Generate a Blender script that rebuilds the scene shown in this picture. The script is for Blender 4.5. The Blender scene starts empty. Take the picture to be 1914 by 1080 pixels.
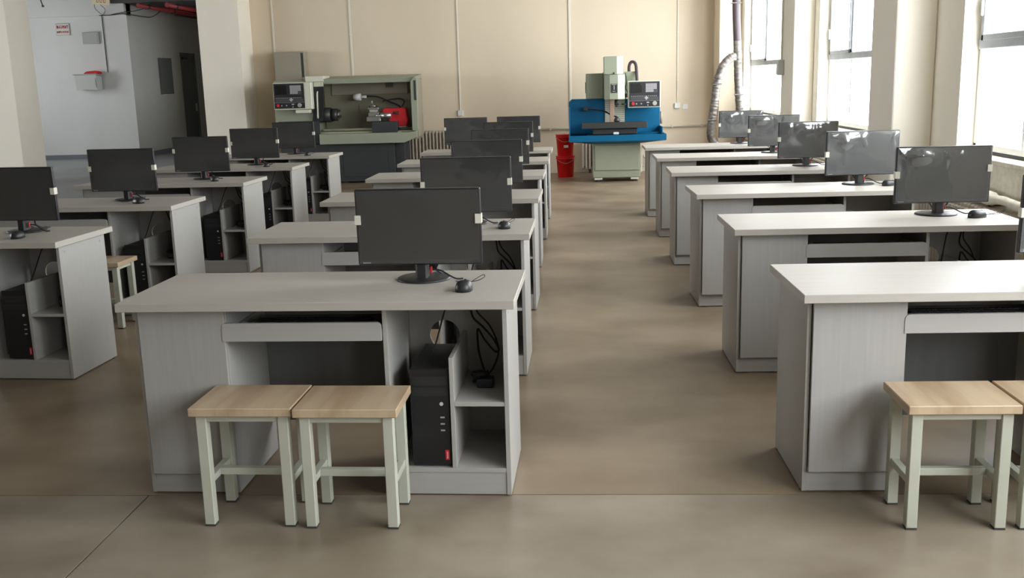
import bpy, bmesh, math, random
from mathutils import Vector, Matrix

random.seed(7)
SC = bpy.context.scene
COL = SC.collection

# ------------------------------------------------------------------ camera, world, exposure
CAM_H, CAM_YAW, CAM_PITCH, CAM_ROLL, CAM_F = 1.5079, -0.0639, 0.2052, 0.0276, 1866.56
def cam_dir(X, U, d):
    c, s = math.cos(CAM_ROLL), math.sin(CAM_ROLL); xr = c*X + s*U; u = -s*X + c*U
    c, s = math.cos(CAM_PITCH), math.sin(CAM_PITCH); yf = c*d + s*u; z = -s*d + c*u
    c, s = math.cos(CAM_YAW), math.sin(CAM_YAW)
    return Vector((c*xr + s*yf, -s*xr + c*yf, z))
cam_data = bpy.data.cameras.new('camera')
cam = bpy.data.objects.new('camera', cam_data); COL.objects.link(cam)
vx, vy, vz = cam_dir(1, 0, 0), cam_dir(0, 1, 0), -cam_dir(0, 0, 1)
cam.matrix_world = Matrix(((vx.x, vy.x, vz.x, 0), (vx.y, vy.y, vz.y, 0), (vx.z, vy.z, vz.z, CAM_H), (0, 0, 0, 1)))
cam_data.sensor_width = 36; cam_data.sensor_fit = 'HORIZONTAL'
cam_data.lens = CAM_F*36/1914; cam_data.clip_start = 0.05
SC.camera = cam

SC.view_settings.view_transform = 'Standard'
SC.view_settings.look = 'None'
SC.view_settings.gamma = 1
SC.view_settings.use_curve_mapping = False
SC.view_settings.exposure = 0.0
SC.cycles.max_bounces = 10
SC.cycles.diffuse_bounces = 7
SC.cycles.transparent_max_bounces = 16
SC.cycles.caustics_reflective = False
SC.cycles.caustics_refractive = False

world = bpy.data.worlds.new('daylight'); SC.world = world
world.use_nodes = True
bg = world.node_tree.nodes['Background']
bg.inputs[0].default_value = (0.97, 1.0, 1.03, 1)
bg.inputs[1].default_value = 14.7

# windows of the hall: (y0, y1) on the right wall; the ones nearer than the frame are beside and behind the camera
WALL_X, FRAME_X, OUT_X = 2.62, 2.73, 2.79
SILL_Z, HEAD_Z = 0.95, 3.15
RIGHT_WINDOWS = [(12.25, 15.75), (8.5, 11.05), (4.8, 7.05), (-.4, 3.3), (-4.4, -2.6)]
LEFT_X, REAR_Y, BACK_Y = -14.0, -5.5, 16.6
CEIL_Z = 3.9
REAR_WINDOWS = []
LEFT_WINDOWS = [(5.5, 12.0), (19.4, 21.0)]  # first one is added to fill the left side with light
def portal(name, loc, rot, sx, sy):
    l = bpy.data.lights.new(name, 'AREA'); l.shape = 'RECTANGLE'; l.size = sx; l.size_y = sy
    l.cycles.is_portal = True
    o = bpy.data.objects.new(name, l); COL.objects.link(o); o.location = loc; o.rotation_euler = rot
    return o
H_ = HEAD_Z - SILL_Z; MZ = (HEAD_Z + SILL_Z)/2
for y0, y1 in RIGHT_WINDOWS: portal('daylight_portal', (OUT_X+.02, (y0+y1)/2, MZ), (0, math.radians(90), 0), H_, y1-y0)
for y0, y1 in LEFT_WINDOWS: portal('daylight_portal', (LEFT_X-.26, (y0+y1)/2, MZ), (0, math.radians(-90), 0), H_, y1-y0)
portal('daylight_portal', (-5.27, 22.0, MZ), (0, math.radians(90), 0), H_, 1.2)
for x0, x1 in REAR_WINDOWS: portal('daylight_portal', ((x0+x1)/2, REAR_Y-.26, MZ), (math.radians(90), 0, 0), x1-x0, H_)

# ------------------------------------------------------------------ materials
MATS = {}
def mat(name, color, rough=0.6, metal=0.0, noise=0.0, nscale=(8, 8, 8), bump=0.0, spec=0.5, color2=None, detail=4):
    m = bpy.data.materials.new(name); m.use_nodes = True
    nt = m.node_tree; b = nt.nodes['Principled BSDF']
    b.inputs['Base Color'].default_value = (*color, 1)
    b.inputs['Roughness'].default_value = rough
    b.inputs['Metallic'].default_value = metal
    b.inputs['Specular IOR Level'].default_value = spec
    if noise or color2 or bump:
        tc = nt.nodes.new('ShaderNodeTexCoord'); mp = nt.nodes.new('ShaderNodeMapping')
        mp.inputs['Scale'].default_value = nscale
        nz = nt.nodes.new('ShaderNodeTexNoise'); nz.inputs['Scale'].default_value = 1; nz.inputs['Detail'].default_value = detail
        nt.links.new(tc.outputs['Object'], mp.inputs[0]); nt.links.new(mp.outputs[0], nz.inputs['Vector'])
        if noise or color2:
            r = nt.nodes.new('ShaderNodeValToRGB')
            c2 = color2 or tuple(min(1, c*(1+noise)) for c in color)
            c1 = color if color2 else tuple(c*(1-noise) for c in color)
            r.color_ramp.elements[0].color = (*c1, 1); r.color_ramp.elements[1].color = (*c2, 1)
            r.color_ramp.elements[0].position = .32; r.color_ramp.elements[1].position = .68
            nt.links.new(nz.outputs[0], r.inputs[0]); nt.links.new(r.outputs[0], b.inputs['Base Color'])
        if bump:
            bp = nt.nodes.new('ShaderNodeBump'); bp.inputs['Strength'].default_value = bump; bp.inputs['Distance'].default_value = .01
            nt.links.new(nz.outputs[0], bp.inputs['Height']); nt.links.new(bp.outputs[0], b.inputs['Normal'])
    MATS[name] = m
    return m

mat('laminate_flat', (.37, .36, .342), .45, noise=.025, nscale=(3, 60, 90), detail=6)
mat('laminate', (.41, .38, .338), .45, noise=.03, nscale=(3, 60, 90), detail=6)  # desk top copy, warm reflected light put into the colour
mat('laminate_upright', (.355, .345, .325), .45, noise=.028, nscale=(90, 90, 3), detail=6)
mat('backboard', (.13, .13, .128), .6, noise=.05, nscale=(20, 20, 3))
mat('board_core', (.42, .33, .22), .8)
mat('edge_dark', (.03, .03, .03), .6)
mat('black_plastic', (.018, .018, .019), .42)
mat('bezel_plastic', (.012, .012, .014), .28)
mat('screen_glass', (.012, .012, .012), .22)
mat('key_plastic', (.02, .02, .02), .5)
mat('tower_metal', (.012, .012, .013), .5)
mat('rubber', (.015, .015, .015), .7)
mat('red_plastic', (.62, .02, .03), .4)
mat('white_tape', (.60, .57, .49), .6)
mat('logo_grey', (.5, .5, .5), .5)
mat('badge_white', (.8, .8, .8), .5)
mat('stool_metal', (.47, .48, .40), .45, noise=.04, nscale=(10, 10, 10))
mat('foot_plastic', (.05, .05, .05), .7)
mat('pale_wall', (.88, .82, .71), .9, noise=.03, nscale=(1.2, 1.2, .6), bump=.12)  # pale paint, lightened further to carry the glare on window wall and pillars
mat('cream_wall', (.72, .615, .47), .9, noise=.03, nscale=(1.2, 1.2, .6), bump=.15)
mat('white_wall', (.68, .675, .66), .9, noise=.03, nscale=(1.5, 1.5, .8), bump=.12)
mat('grey_wall', (.55, .54, .50), .9, noise=.03, nscale=(1.5, 1.5, .8))
mat('plaster', (.80, .75, .63), .95, noise=.12, nscale=(14, 14, 14), bump=.5)
mat('ceiling_paint', (.34, .32, .29), .95)
mat('hall_wall', (.34, .33, .31), .9, noise=.04, nscale=(1.5, 1.5, .8))
mat('ceiling_dark', (.09, .085, .085), .9)
mat('skirting_blue', (.16, .17, .20), .6)
mat('frame_alu', (.45, .49, .53), .4, noise=.1, nscale=(6, 6, 6))
mat('frame_white', (.75, .75, .74), .5)
mat('radiator_paint', (.46, .41, .33), .5)
mat('pipe_paint', (.58, .54, .45), .6)
mat('conduit_white', (.74, .70, .60), .6)
mat('machine_green', (.30, .325, .245), .45, noise=.03, nscale=(4, 4, 4))
mat('machine_cream', (.66, .66, .54), .45)
mat('machine_pale', (.31, .28, .215), .45, noise=.03, nscale=(4, 4, 4))
mat('machine_dark', (.035, .037, .04), .5)
mat('machine_inner', (.25, .235, .165), .5)
mat('machine_blue', (.002, .105, .225), .45, spec=.2, noise=.05, nscale=(5, 5, 5))
mat('steel', (.55, .55, .53), .3, metal=.85)
mat('steel_dull', (.42, .41, .37), .5, metal=.4)
mat('bed_steel', (.34, .34, .23), .5)
mat('iron', (.03, .03, .028), .45)
mat('tan_film', (.30, .21, .15), .4)
mat('panel_black', (.02, .021, .024), .4)
mat('panel_grey', (.06, .06, .065), .5)
mat('keypad_grey', (.42, .40, .41), .5)
mat('bucket_red', (.62, .008, .010), .4, spec=.35)
mat('sign_paper', (.72, .66, .62), .7)
mat('sign_yellow', (.80, .72, .50), .7)
mat('sign_ink', (.50, .05, .08), .7)
mat('box_grey', (.40, .41, .38), .5)
mat('box_pale', (.52, .53, .50), .5)
mat('door_grey', (.14, .145, .135), .6)
mat('pipe_red', (.30, .03, .03), .5)
mat('hose_dark', (.055, .04, .045), .55)
mat('duct_film', (.115, .10, .088), .30, noise=.5, nscale=(18, 18, 30))
mat('floor_concrete', (.165, .118, .073), .38, color2=(.295, .228, .157), nscale=(1.5, 2.0, 1), bump=.03, detail=9)
mat('floor_concrete_front', (.185, .145, .103), .36, color2=(.325, .275, .212), nscale=(1.7, 2.3, 1), bump=.03, detail=9)
mat('floor_grey', (.20, .205, .21), .45, color2=(.27, .275, .275), nscale=(.8, .8, 1), detail=6)
mat('floor_joint', (.10, .085, .07), .9)
mat('strut_grey', (.3, .3, .3), .6)

def wood_mat():
    m = bpy.data.materials.new('seat_wood'); m.use_nodes = True
    nt = m.node_tree; b = nt.nodes['Principled BSDF']; b.inputs['Roughness'].default_value = .38
    tc = nt.nodes.new('ShaderNodeTexCoord'); mp = nt.nodes.new('ShaderNodeMapping')
    mp.inputs['Scale'].default_value = (16, 1.6, 6)
    mp.inputs['Rotation'].default_value = (0, 0, .12)
    nz = nt.nodes.new('ShaderNodeTexNoise'); nz.inputs['Scale'].default_value = 1; nz.inputs['Detail'].default_value = 7
    r = nt.nodes.new('ShaderNodeValToRGB')
    r.color_ramp.elements[0].color = (.33, .22, .13, 1); r.color_ramp.elements[0].position = .3
    r.color_ramp.elements[1].color = (.52, .40, .27, 1); r.color_ramp.elements[1].position = .62
    nt.links.new(tc.outputs['Object'], mp.inputs[0]); nt.links.new(mp.outputs[0], nz.inputs['Vector'])
    nt.links.new(nz.outputs[0], r.inputs[0]); nt.links.new(r.outputs[0], b.inputs['Base Color'])
    MATS['seat_wood'] = m
wood_mat()

def clear_mat(name, tint, fac, rough, body=(.8, .8, .8), diffuse=.0):
    """thin clear sheet: mostly transparent, partly glossy (and slightly milky)"""
    m = bpy.data.materials.new(name); m.use_nodes = True
    nt = m.node_tree; nt.nodes.remove(nt.nodes['Principled BSDF'])
    out = nt.nodes['Material Output']
    tr = nt.nodes.new('ShaderNodeBsdfTransparent'); tr.inputs[0].default_value = (*tint, 1)
    gl = nt.nodes.new('ShaderNodeBsdfGlossy'); gl.inputs['Roughness'].default_value = rough; gl.inputs[0].default_value = (1, 1, 1, 1)
    mx = nt.nodes.new('ShaderNodeMixShader'); mx.inputs[0].default_value = fac
    nt.links.new(tr.outputs[0], mx.inputs[1]); nt.links.new(gl.outputs[0], mx.inputs[2])
    last = mx
    if diffuse:
        df = nt.nodes.new('ShaderNodeBsdfDiffuse'); df.inputs[0].default_value = (*body, 1)
        m2 = nt.nodes.new('ShaderNodeMixShader'); m2.inputs[0].default_value = diffuse
        nt.links.new(mx.outputs[0], m2.inputs[1]); nt.links.new(df.outputs[0], m2.inputs[2]); last = m2
    nt.links.new(last.outputs[0], out.inputs[0])
    MATS[name] = m
clear_mat('window_glass', (.97, .98, .98), .05, .02)
clear_mat('film_loose', (.95, .95, .95), .10, .07, (.8, .82, .84), .085)
clear_mat('film_plastic', (.97, .97, .97), .07, .12, (.8, .8, .78), .035)

# ------------------------------------------------------------------ mesh helpers
class MB:
    def __init__(self): self.bm = bmesh.new()
    def _mark(self, verts, mi):
        if mi:
            fs = set()
            for v in verts: fs.update(v.link_faces)
            for f in fs: f.material_index = mi
    def box(self, x0, x1, y0, y1, z0, z1, bev=0, rot=None, mi=0, seg=1):
        bm = self.bm
        vs = [bm.verts.new((x, y, z)) for x in (x0, x1) for y in (y0, y1) for z in (z0, z1)]
        idx = [(0, 1, 3, 2), (4, 6, 7, 5), (0, 4, 5, 1), (2, 3, 7, 6), (0, 2, 6, 4), (1, 5, 7, 3)]
        fs = [bm.faces.new([vs[i] for i in q]) for q in idx]
        for f in fs: f.material_index = mi
        if rot:
            c = Vector(((x0+x1)/2, (y0+y1)/2, (z0+z1)/2))
            bmesh.ops.rotate(bm, verts=vs, cent=c, matrix=rot)
        if bev:
            es = list({e for f in fs for e in f.edges})
            bmesh.ops.bevel(bm, geom=es, offset=bev, segments=seg, affect='EDGES', profile=.5)
        return self
    def prism(self, pts, axis, a, b, mi=0, bev=0):
        """polygon pts (2D) extruded along axis from a to b; axis 'x': pts=(y,z), 'y': (x,z), 'z': (x,y)"""
        bm = self.bm
        def P(p, t):
            return {'x': (t, p[0], p[1]), 'y': (p[0], t, p[1]), 'z': (p[0], p[1], t)}[axis]
        A = [bm.verts.new(P(p, a)) for p in pts]; B = [bm.verts.new(P(p, b)) for p in pts]
        n = len(pts); fs = [bm.faces.new(A), bm.faces.new(B[::-1])]
        for i in range(n): fs.append(bm.faces.new((A[i], B[i], B[(i+1) % n], A[(i+1) % n])))
        for f in fs: f.material_index = mi
        bmesh.ops.recalc_face_normals(bm, faces=fs)
        if bev:
            es = list({e for f in fs[:2] for e in f.edges})
            bmesh.ops.bevel(bm, geom=es, offset=bev, segments=1, affect='EDGES')
        return self
    def tube(self, pts, r, n=8, mi=0, caps=True, rfun=None):
        bm = self.bm; pts = [Vector(p) for p in pts]; rings = []
        up = None
        for i, p in enumerate(pts):
            t = (pts[min(i+1, len(pts)-1)] - pts[max(i-1, 0)])
            t = t.normalized() if t.length > 1e-9 else Vector((0, 0, 1))
            if up is None:
                up = Vector((0, 0, 1)) if abs(t.z) < .9 else Vector((1, 0, 0))
            u = (up - t*up.dot(t))
            if u.length < 1e-4: u = t.orthogonal()
            u.normalize(); w = t.cross(u); up = u
            rr = rfun(i) if rfun else r
            rings.append([bm.verts.new(p + (u*math.cos(2*math.pi*k/n) + w*math.sin(2*math.pi*k/n))*rr) for k in range(n)])
        fs = []
        for a, b in zip(rings, rings[1:]):
            for k in range(n): fs.append(bm.faces.new((a[k], a[(k+1) % n], b[(k+1) % n], b[k])))
        if caps: fs += [bm.faces.new(rings[0][::-1]), bm.faces.new(rings[-1])]
        for f in fs: f.material_index = mi; f.smooth = len(f.verts) == 4
        return self
    def cyl(self, p0, p1, r0, r1=None, n=20, mi=0):
        r1 = r0 if r1 is None else r1
        return self.tube([p0, p1], r0, n, mi, True, lambda i: r0 if i == 0 else r1)
    def lathe(self, prof, c=(0, 0, 0), n=28, mi=0):
        """profile of (r,z) turned about the z axis at c"""
        bm = self.bm; rings = []
        for r, z in prof:
            rings.append([bm.verts.new((c[0]+r*math.cos(2*math.pi*k/n), c[1]+r*math.sin(2*math.pi*k/n), c[2]+z)) for k in range(n)])
        fs = []
        for a, b in zip(rings, rings[1:]):
            for k in range(n): fs.append(bm.faces.new((a[k], a[(k+1) % n], b[(k+1) % n], b[k])))
        for f in fs: f.smooth = True
        fs += [bm.faces.new(rings[0][::-1]), bm.faces.new(rings[-1])]
        for f in fs: f.material_index = mi
        return self
    def build(self, name, m, parent=None, loc=None, rotz=0):
        me = bpy.data.meshes.new(name); self.bm.normal_update(); self.bm.to_mesh(me); self.bm.free()
        for k in ([m] if isinstance(m, str) else m): me.materials.append(MATS[k])
        o = bpy.data.objects.new(name, me); COL.objects.link(o)
        if parent: o.parent = parent
        if loc: o.location = loc
        if rotz: o.rotation_euler[2] = rotz
        return o

def tag(o, label=None, cat=None, group=None, kind=None):
    if label: o['label'] = label
    if cat: o['category'] = cat
    if group: o['group'] = group
    if kind: o['kind'] = kind
    return o
def empty(name, loc=(0, 0, 0), rz=0, label=None, cat=None, group=None, kind=None):
    o = bpy.data.objects.new(name, None); COL.objects.link(o)
    o.location = loc; o.rotation_euler[2] = rz; o.empty_display_size = .1
    return tag(o, label, cat, group, kind)
def copy_tree(o, parent=None):
    c = o.copy(); COL.objects.link(c); c.parent = parent
    for ch in list(o.children): copy_tree(ch, c)
    return c
def B(name, m, parent, *a, **k):
    return MB().box(*a, **k).build(name, m, parent)
def rot_pt(cx, cy, r, lx, ly):
    return (cx + math.cos(r)*lx - math.sin(r)*ly, cy + math.sin(r)*lx + math.cos(r)*ly)
def text_mesh(name, body, size, m, parent, matrix):
    cu = bpy.data.curves.new(name+'_curve', 'FONT'); cu.body = body; cu.size = size; cu.align_x = 'CENTER'; cu.align_y = 'CENTER'
    cu.resolution_u = 2; cu.extrude = .0004
    t = bpy.data.objects.new(name+'_tmp', cu); COL.objects.link(t)
    dg = bpy.context.evaluated_depsgraph_get()
    me = bpy.data.meshes.new_from_object(t.evaluated_get(dg)); bpy.data.objects.remove(t); bpy.data.curves.remove(cu)
    me.materials.clear(); me.materials.append(MATS[m]); me.transform(matrix)
    me.name = name
    o = bpy.data.objects.new(name, me); COL.objects.link(o); o.parent = parent
    return o
def curve_pts(ctrl, n=8):
    """Catmull-Rom through control points"""
    P = [Vector(p) for p in ctrl]; P = [2*P[0]-P[1]] + P + [2*P[-1]-P[-2]]; out = []
    for i in range(1, len(P)-2):
        for k in range(n):
            t = k/n
            a, b, c, d = P[i-1], P[i], P[i+1], P[i+2]
            out.append(.5*((2*b) + (c-a)*t + (2*a-5*b+4*c-d)*t*t + (3*b-a-3*c+d)*t**3))
    out.append(P[-2]); return out

# ------------------------------------------------------------------ the hall
# floor: concrete bays with open joints on a sub-base
fl = B('floor', 'floor_joint', None, LEFT_X-.3, OUT_X, REAR_Y-.3, 30, -.10, -.014)
tag(fl, 'worn tan concrete floor with thin joints across the whole hall', 'floor', kind='structure')
JY, JX, G = 3.478, -1.63, .0035
for (x0, x1, y0, y1, m) in [(JX+G, OUT_X, REAR_Y-.3, JY-G, 'floor_concrete_front'), (LEFT_X-.3, JX-G, REAR_Y-.3, JY-G, 'floor_concrete_front'),
                            (-5.6, OUT_X, JY+G, 16.9, 'floor_concrete'), (LEFT_X-.3, -5.6-2*G, JY+G, 12.5, 'floor_concrete'), (LEFT_X-.3, -5.6-2*G, 12.5+2*G, 30, 'floor_grey')]:
    B('concrete_bay', m, fl, x0, x1, y0, y1, -.02, 0)

# back wall
wb = MB().box(-5.55, OUT_X, BACK_Y, BACK_Y+.25, 0, CEIL_Z).build('wall_back', 'cream_wall'); tag(wb, 'cream painted back wall behind the two machines', 'wall', kind='structure')
# right wall with window openings
w = MB(); ys = [REAR_Y-.25]
for y0, y1 in sorted(RIGHT_WINDOWS): ys += [y0, y1]
ys.append(BACK_Y)
w.box(WALL_X, OUT_X, REAR_Y-.25, BACK_Y, 0, SILL_Z-.001); w.box(WALL_X, OUT_X, REAR_Y-.25, BACK_Y, HEAD_Z, CEIL_Z)
for i in range(0, len(ys), 2): w.box(WALL_X, OUT_X, ys[i], ys[i+1], SILL_Z-.001, HEAD_Z)
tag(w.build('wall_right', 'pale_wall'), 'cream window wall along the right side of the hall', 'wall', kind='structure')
# left and rear walls (out of the frame) with windows
w = MB(); w.box(LEFT_X-.25, LEFT_X, REAR_Y-.25, 22.8, 0, SILL_Z); w.box(LEFT_X-.25, LEFT_X, REAR_Y-.25, 22.8, HEAD_Z, CEIL_Z)
ys = [REAR_Y-.25] + [v for q in LEFT_WINDOWS for v in q] + [22.8]
for i in range(0, len(ys), 2): w.box(LEFT_X-.25, LEFT_X, ys[i], ys[i+1], SILL_Z, HEAD_Z)
tag(w.build('wall_left', 'hall_wall'), 'grey left wall of the hall outside the picture', 'wall', kind='structure')
w = MB(); w.box(LEFT_X, WALL_X, REAR_Y-.25, REAR_Y, 0, SILL_Z); w.box(LEFT_X, WALL_X, REAR_Y-.25, REAR_Y, HEAD_Z, CEIL_Z)
xs = [LEFT_X] + [v for q in REAR_WINDOWS for v in q] + [WALL_X]
for i in range(0, len(xs), 2): w.box(xs[i], xs[i+1], REAR_Y-.25, REAR_Y, SILL_Z, HEAD_Z)
tag(w.build('wall_rear', 'hall_wall'), 'grey rear wall behind the camera', 'wall', kind='structure')
# far left: white wall, corridor wall behind it
FY, CX = 22.8, -10.02
tag(MB().box(LEFT_X-.25, CX, FY, FY+.02, 0, 3.2).build('wall_far', 'white_wall'), 'white far wall with a grey box and a red sign', 'wall', kind='structure')
tag(MB().box(LEFT_X-.25, CX, FY-.10, FY+.25, 3.2, CEIL_Z).build('trim_1', 'white_wall'), 'white beam above the far white wall', 'beam', kind='structure')
w = MB(); w.box(CX-.25, CX, FY+.021, 25.75, 0, 3.45); w.box(CX-.25, CX, 25.75, 26.75, 2.45, 3.45); w.box(CX-.25, CX, 26.75, 29.5, 0, 3.45)
tag(w.build('wall_corridor', 'grey_wall'), 'shaded grey corridor wall with a grey panel and a door', 'wall', kind='structure')
tag(MB().box(CX, -5.3, 29.5, 29.75, 0, 3.45).build('wall_end', 'grey_wall'), 'grey end wall of the corridor', 'wall', kind='structure')
w = MB(); w.box(-5.55, -5.3, BACK_Y+.25, 29.5, 0, SILL_Z); w.box(-5.55, -5.3, BACK_Y+.25, 29.5, HEAD_Z, 3.45); w.box(-5.55, -5.3, BACK_Y+.25, 21.4, SILL_Z, HEAD_Z); w.box(-5.55, -5.3, 22.6, 29.5, SILL_Z, HEAD_Z)
tag(w.build('wall_inner', 'grey_wall'), 'grey inner wall behind the pillar', 'wall', kind='structure')
tag(MB().box(LEFT_X, CX, FY-.012, FY-.0005, 0, .10).build('baseboard_far', 'skirting_blue'), 'blue grey painted skirting of the far white wall', 'skirting', kind='structure')
tag(MB().box(CX+.0005, CX+.012, FY, 25.7, 0, .10).build('baseboard_corridor', 'skirting_blue'), 'blue grey painted skirting of the corridor wall', 'skirting', kind='structure')
# ceilings
w = MB().box(LEFT_X-.25, OUT_X, REAR_Y-.25, FY, CEIL_Z, CEIL_Z+.2)
tag(w.build('ceiling', 'ceiling_paint'), 'pale hall ceiling above the picture', 'ceiling', kind='structure')
w = MB().box(CX-.25, -5.3, FY-.2, 29.75, 3.45, 3.65); w.box(CX-.25, -5.3, FY-.2, FY, 3.65, CEIL_Z)
tag(w.build('ceiling_corridor', 'ceiling_dark'), 'dark low ceiling over the corridor', 'ceiling', kind='structure')

# pillars
def pillar(name, x0, x1, y0, y1, m, label):
    o = MB().box(x0, x1, y0, y1, 0, CEIL_Z, bev=.008).build(name, m); tag(o, label, 'pillar', kind='structure')
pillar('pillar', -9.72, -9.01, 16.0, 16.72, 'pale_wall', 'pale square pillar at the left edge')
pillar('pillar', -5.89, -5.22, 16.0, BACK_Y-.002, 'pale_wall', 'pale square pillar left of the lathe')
pillar('pillar', 2.28, WALL_X-.001, 16.0, BACK_Y-.002, 'cream_wall', 'cream corner pillar behind the ventilation hoses')
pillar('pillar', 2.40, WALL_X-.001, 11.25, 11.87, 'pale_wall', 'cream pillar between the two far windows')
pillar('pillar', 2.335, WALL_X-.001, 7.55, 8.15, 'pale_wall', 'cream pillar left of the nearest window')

pillar('pillar', 2.40, WALL_X-.001, 3.45, 4.1, 'pale_wall', 'unseen cream pillar added beside the front desk to block window light')  # unseen, added to keep near window light off the second row

# windows on the right wall
TRANS_Z = 1.665
def window(idx, y0, y1, label):
    r = empty('window_%d' % idx, (FRAME_X, (y0+y1)/2, SILL_Z), 0, label, 'window', kind='structure')
    L = (y1-y0)/2; H = HEAD_Z-SILL_Z; T = TRANS_Z-SILL_Z
    f = MB(); t = .045; d = .04
    f.box(0, d, -L, L, .02, .02+t, .004); f.box(0, d, -L, L, H-t, H, .004)
    f.box(0, d, -L, -L+t, .02, H, .004); f.box(0, d, L-t, L, .02, H, .004)
    f.build('window_frame', 'frame_white', r)
    MB().box(-.008, d, -L, L, T-.035, T+.03, .005).build('transom', 'frame_alu', r)
    n = 3
    for i in range(1, n):
        y = -L + 2*L*i/n
        MB().box(.004, d-.004, y-.018, y+.018, .05, T-.035, .004).build('mullion', 'frame_white', r)
        MB().box(.004, d-.004, y-.018, y+.018, T+.035, H-.05, .004).build('mullion', 'frame_white', r)
    for i in range(n):
        a = -L + 2*L*i/n; b = -L + 2*L*(i+1)/n
        for z0, z1 in ((.07, T-.035), (T+.035, H-.05)):
            MB().box(.018, .022, a+.03, b-.03, z0, z1).build('pane', 'window_glass', r)
    # upper sash of its own, with a handle
    s = MB(); a, b = L-2*L/n+.02, L-.045; z0, z1 = T+.02, H-.05
    s.box(-.012, .02, a, a+.035, z0, z1, .003); s.box(-.012, .02, b-.035, b, z0, z1, .003); s.box(-.012, .02, a, b, z0, z0+.04, .003); s.box(-.012, .02, a, b, z1-.04, z1, .003)
    so = s.build('sash', 'frame_alu', r)
    MB().box(-.03, -.012, b-.028, b-.01, z0+.16, z0+.26, .004).build('handle', 'frame_white', so)
    MB().box(-.004, d, -L, L, .0005, .019).build('bottom_strip', 'edge_dark', r)  # thin dark strip along the bottom of the frame
    MB().box(WALL_X-.03-FRAME_X, .0, -L-.02, L+.02, -.03, .0, .004).build('window_sill', 'plaster', r)
    return r
wl = ['tall window farthest back on the right wall', 'tall window between the two cream pillars', 'bright window at the right edge above the sill wall',
      'window beside the front desk outside the frame', 'window behind the camera on the right wall']
for i, (y0, y1) in enumerate(RIGHT_WINDOWS): window(i+1, y0+.002, y1-.002, wl[i])
def plain_window(idx, a, b, side, label):
    r = empty('window_%d' % idx, (0, 0, 0), 0, label, 'window', kind='structure')
    n = 3; f = MB()
    def bar(m, u0, u1, z0, z1, t=.05):
        if side == 'rear': m.box(u0, u1, REAR_Y-.16, REAR_Y-.16+t, z0, z1)
        else: m.box(LEFT_X-.16, LEFT_X-.16+t, u0, u1, z0, z1)
    bar(f, a, b, SILL_Z, SILL_Z+.06); bar(f, a, b, HEAD_Z-.06, HEAD_Z); bar(f, a, b, TRANS_Z-.03, TRANS_Z+.03)
    for i in range(n+1):
        u = a + (b-a)*i/n; bar(f, max(a, u-.03), min(b, u+.03), SILL_Z, HEAD_Z)
    f.build('window_frame', 'frame_white', r)
    g = MB(); bar(g, a, b, SILL_Z, HEAD_Z, .004); g.build('pane', 'window_glass', r)
k = len(RIGHT_WINDOWS)+1
r = empty('window_20', (-5.4, 22.0, SILL_Z), 0, 'unseen corridor window added behind the back wall for light', 'window', kind='structure')  # unseen window, added to brighten the corridor wall
f = MB(); f.box(-.03, .03, -.6, .6, 0, .06); f.box(-.03, .03, -.6, .6, H_-.06, H_); f.box(-.03, .03, -.6, -.54, 0, H_); f.box(-.03, .03, .54, .6, 0, H_); f.box(-.03, .03, -.03, .03, 0, H_)
f.build('window_frame', 'frame_white', r); MB().box(-.002, .002, -.54, .54, .06, H_-.06).build('pane', 'window_glass', r)
for j, (a, b) in enumerate(REAR_WINDOWS): plain_window(k, a, b, 'rear', 'rear window behind the camera at the left'); k += 1
for j, (a, b) in enumerate(LEFT_WINDOWS): plain_window(k, a, b, 'left', '%s window of the left wall outside the frame' % ['added nearer', 'farther'][j]); k += 1

# corridor door
d = empty('door_1', (CX, 26.25, 0), 0, 'dark grey door in the shaded corridor wall', 'door', kind='structure')
MB().box(-.06, -.02, -.45, .45, 0, 2.4, .004).build('door_leaf', 'door_grey', d)
f = MB(); f.box(-.08, .02, -.5, -.45, 0, 2.45); f.box(-.08, .02, .45, .5, 0, 2.45); f.box(-.08, .02, -.5, .5, 2.4, 2.45); f.build('door_frame', 'door_grey', d)
MB().box(-.02, .05, -.40, -.1, 2.28, 2.34).build('door_closer', 'machine_dark', d)
MB().box(-.02, .03, .33, .36, .95, 1.15, .004).build('handle', 'steel', d)

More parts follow.
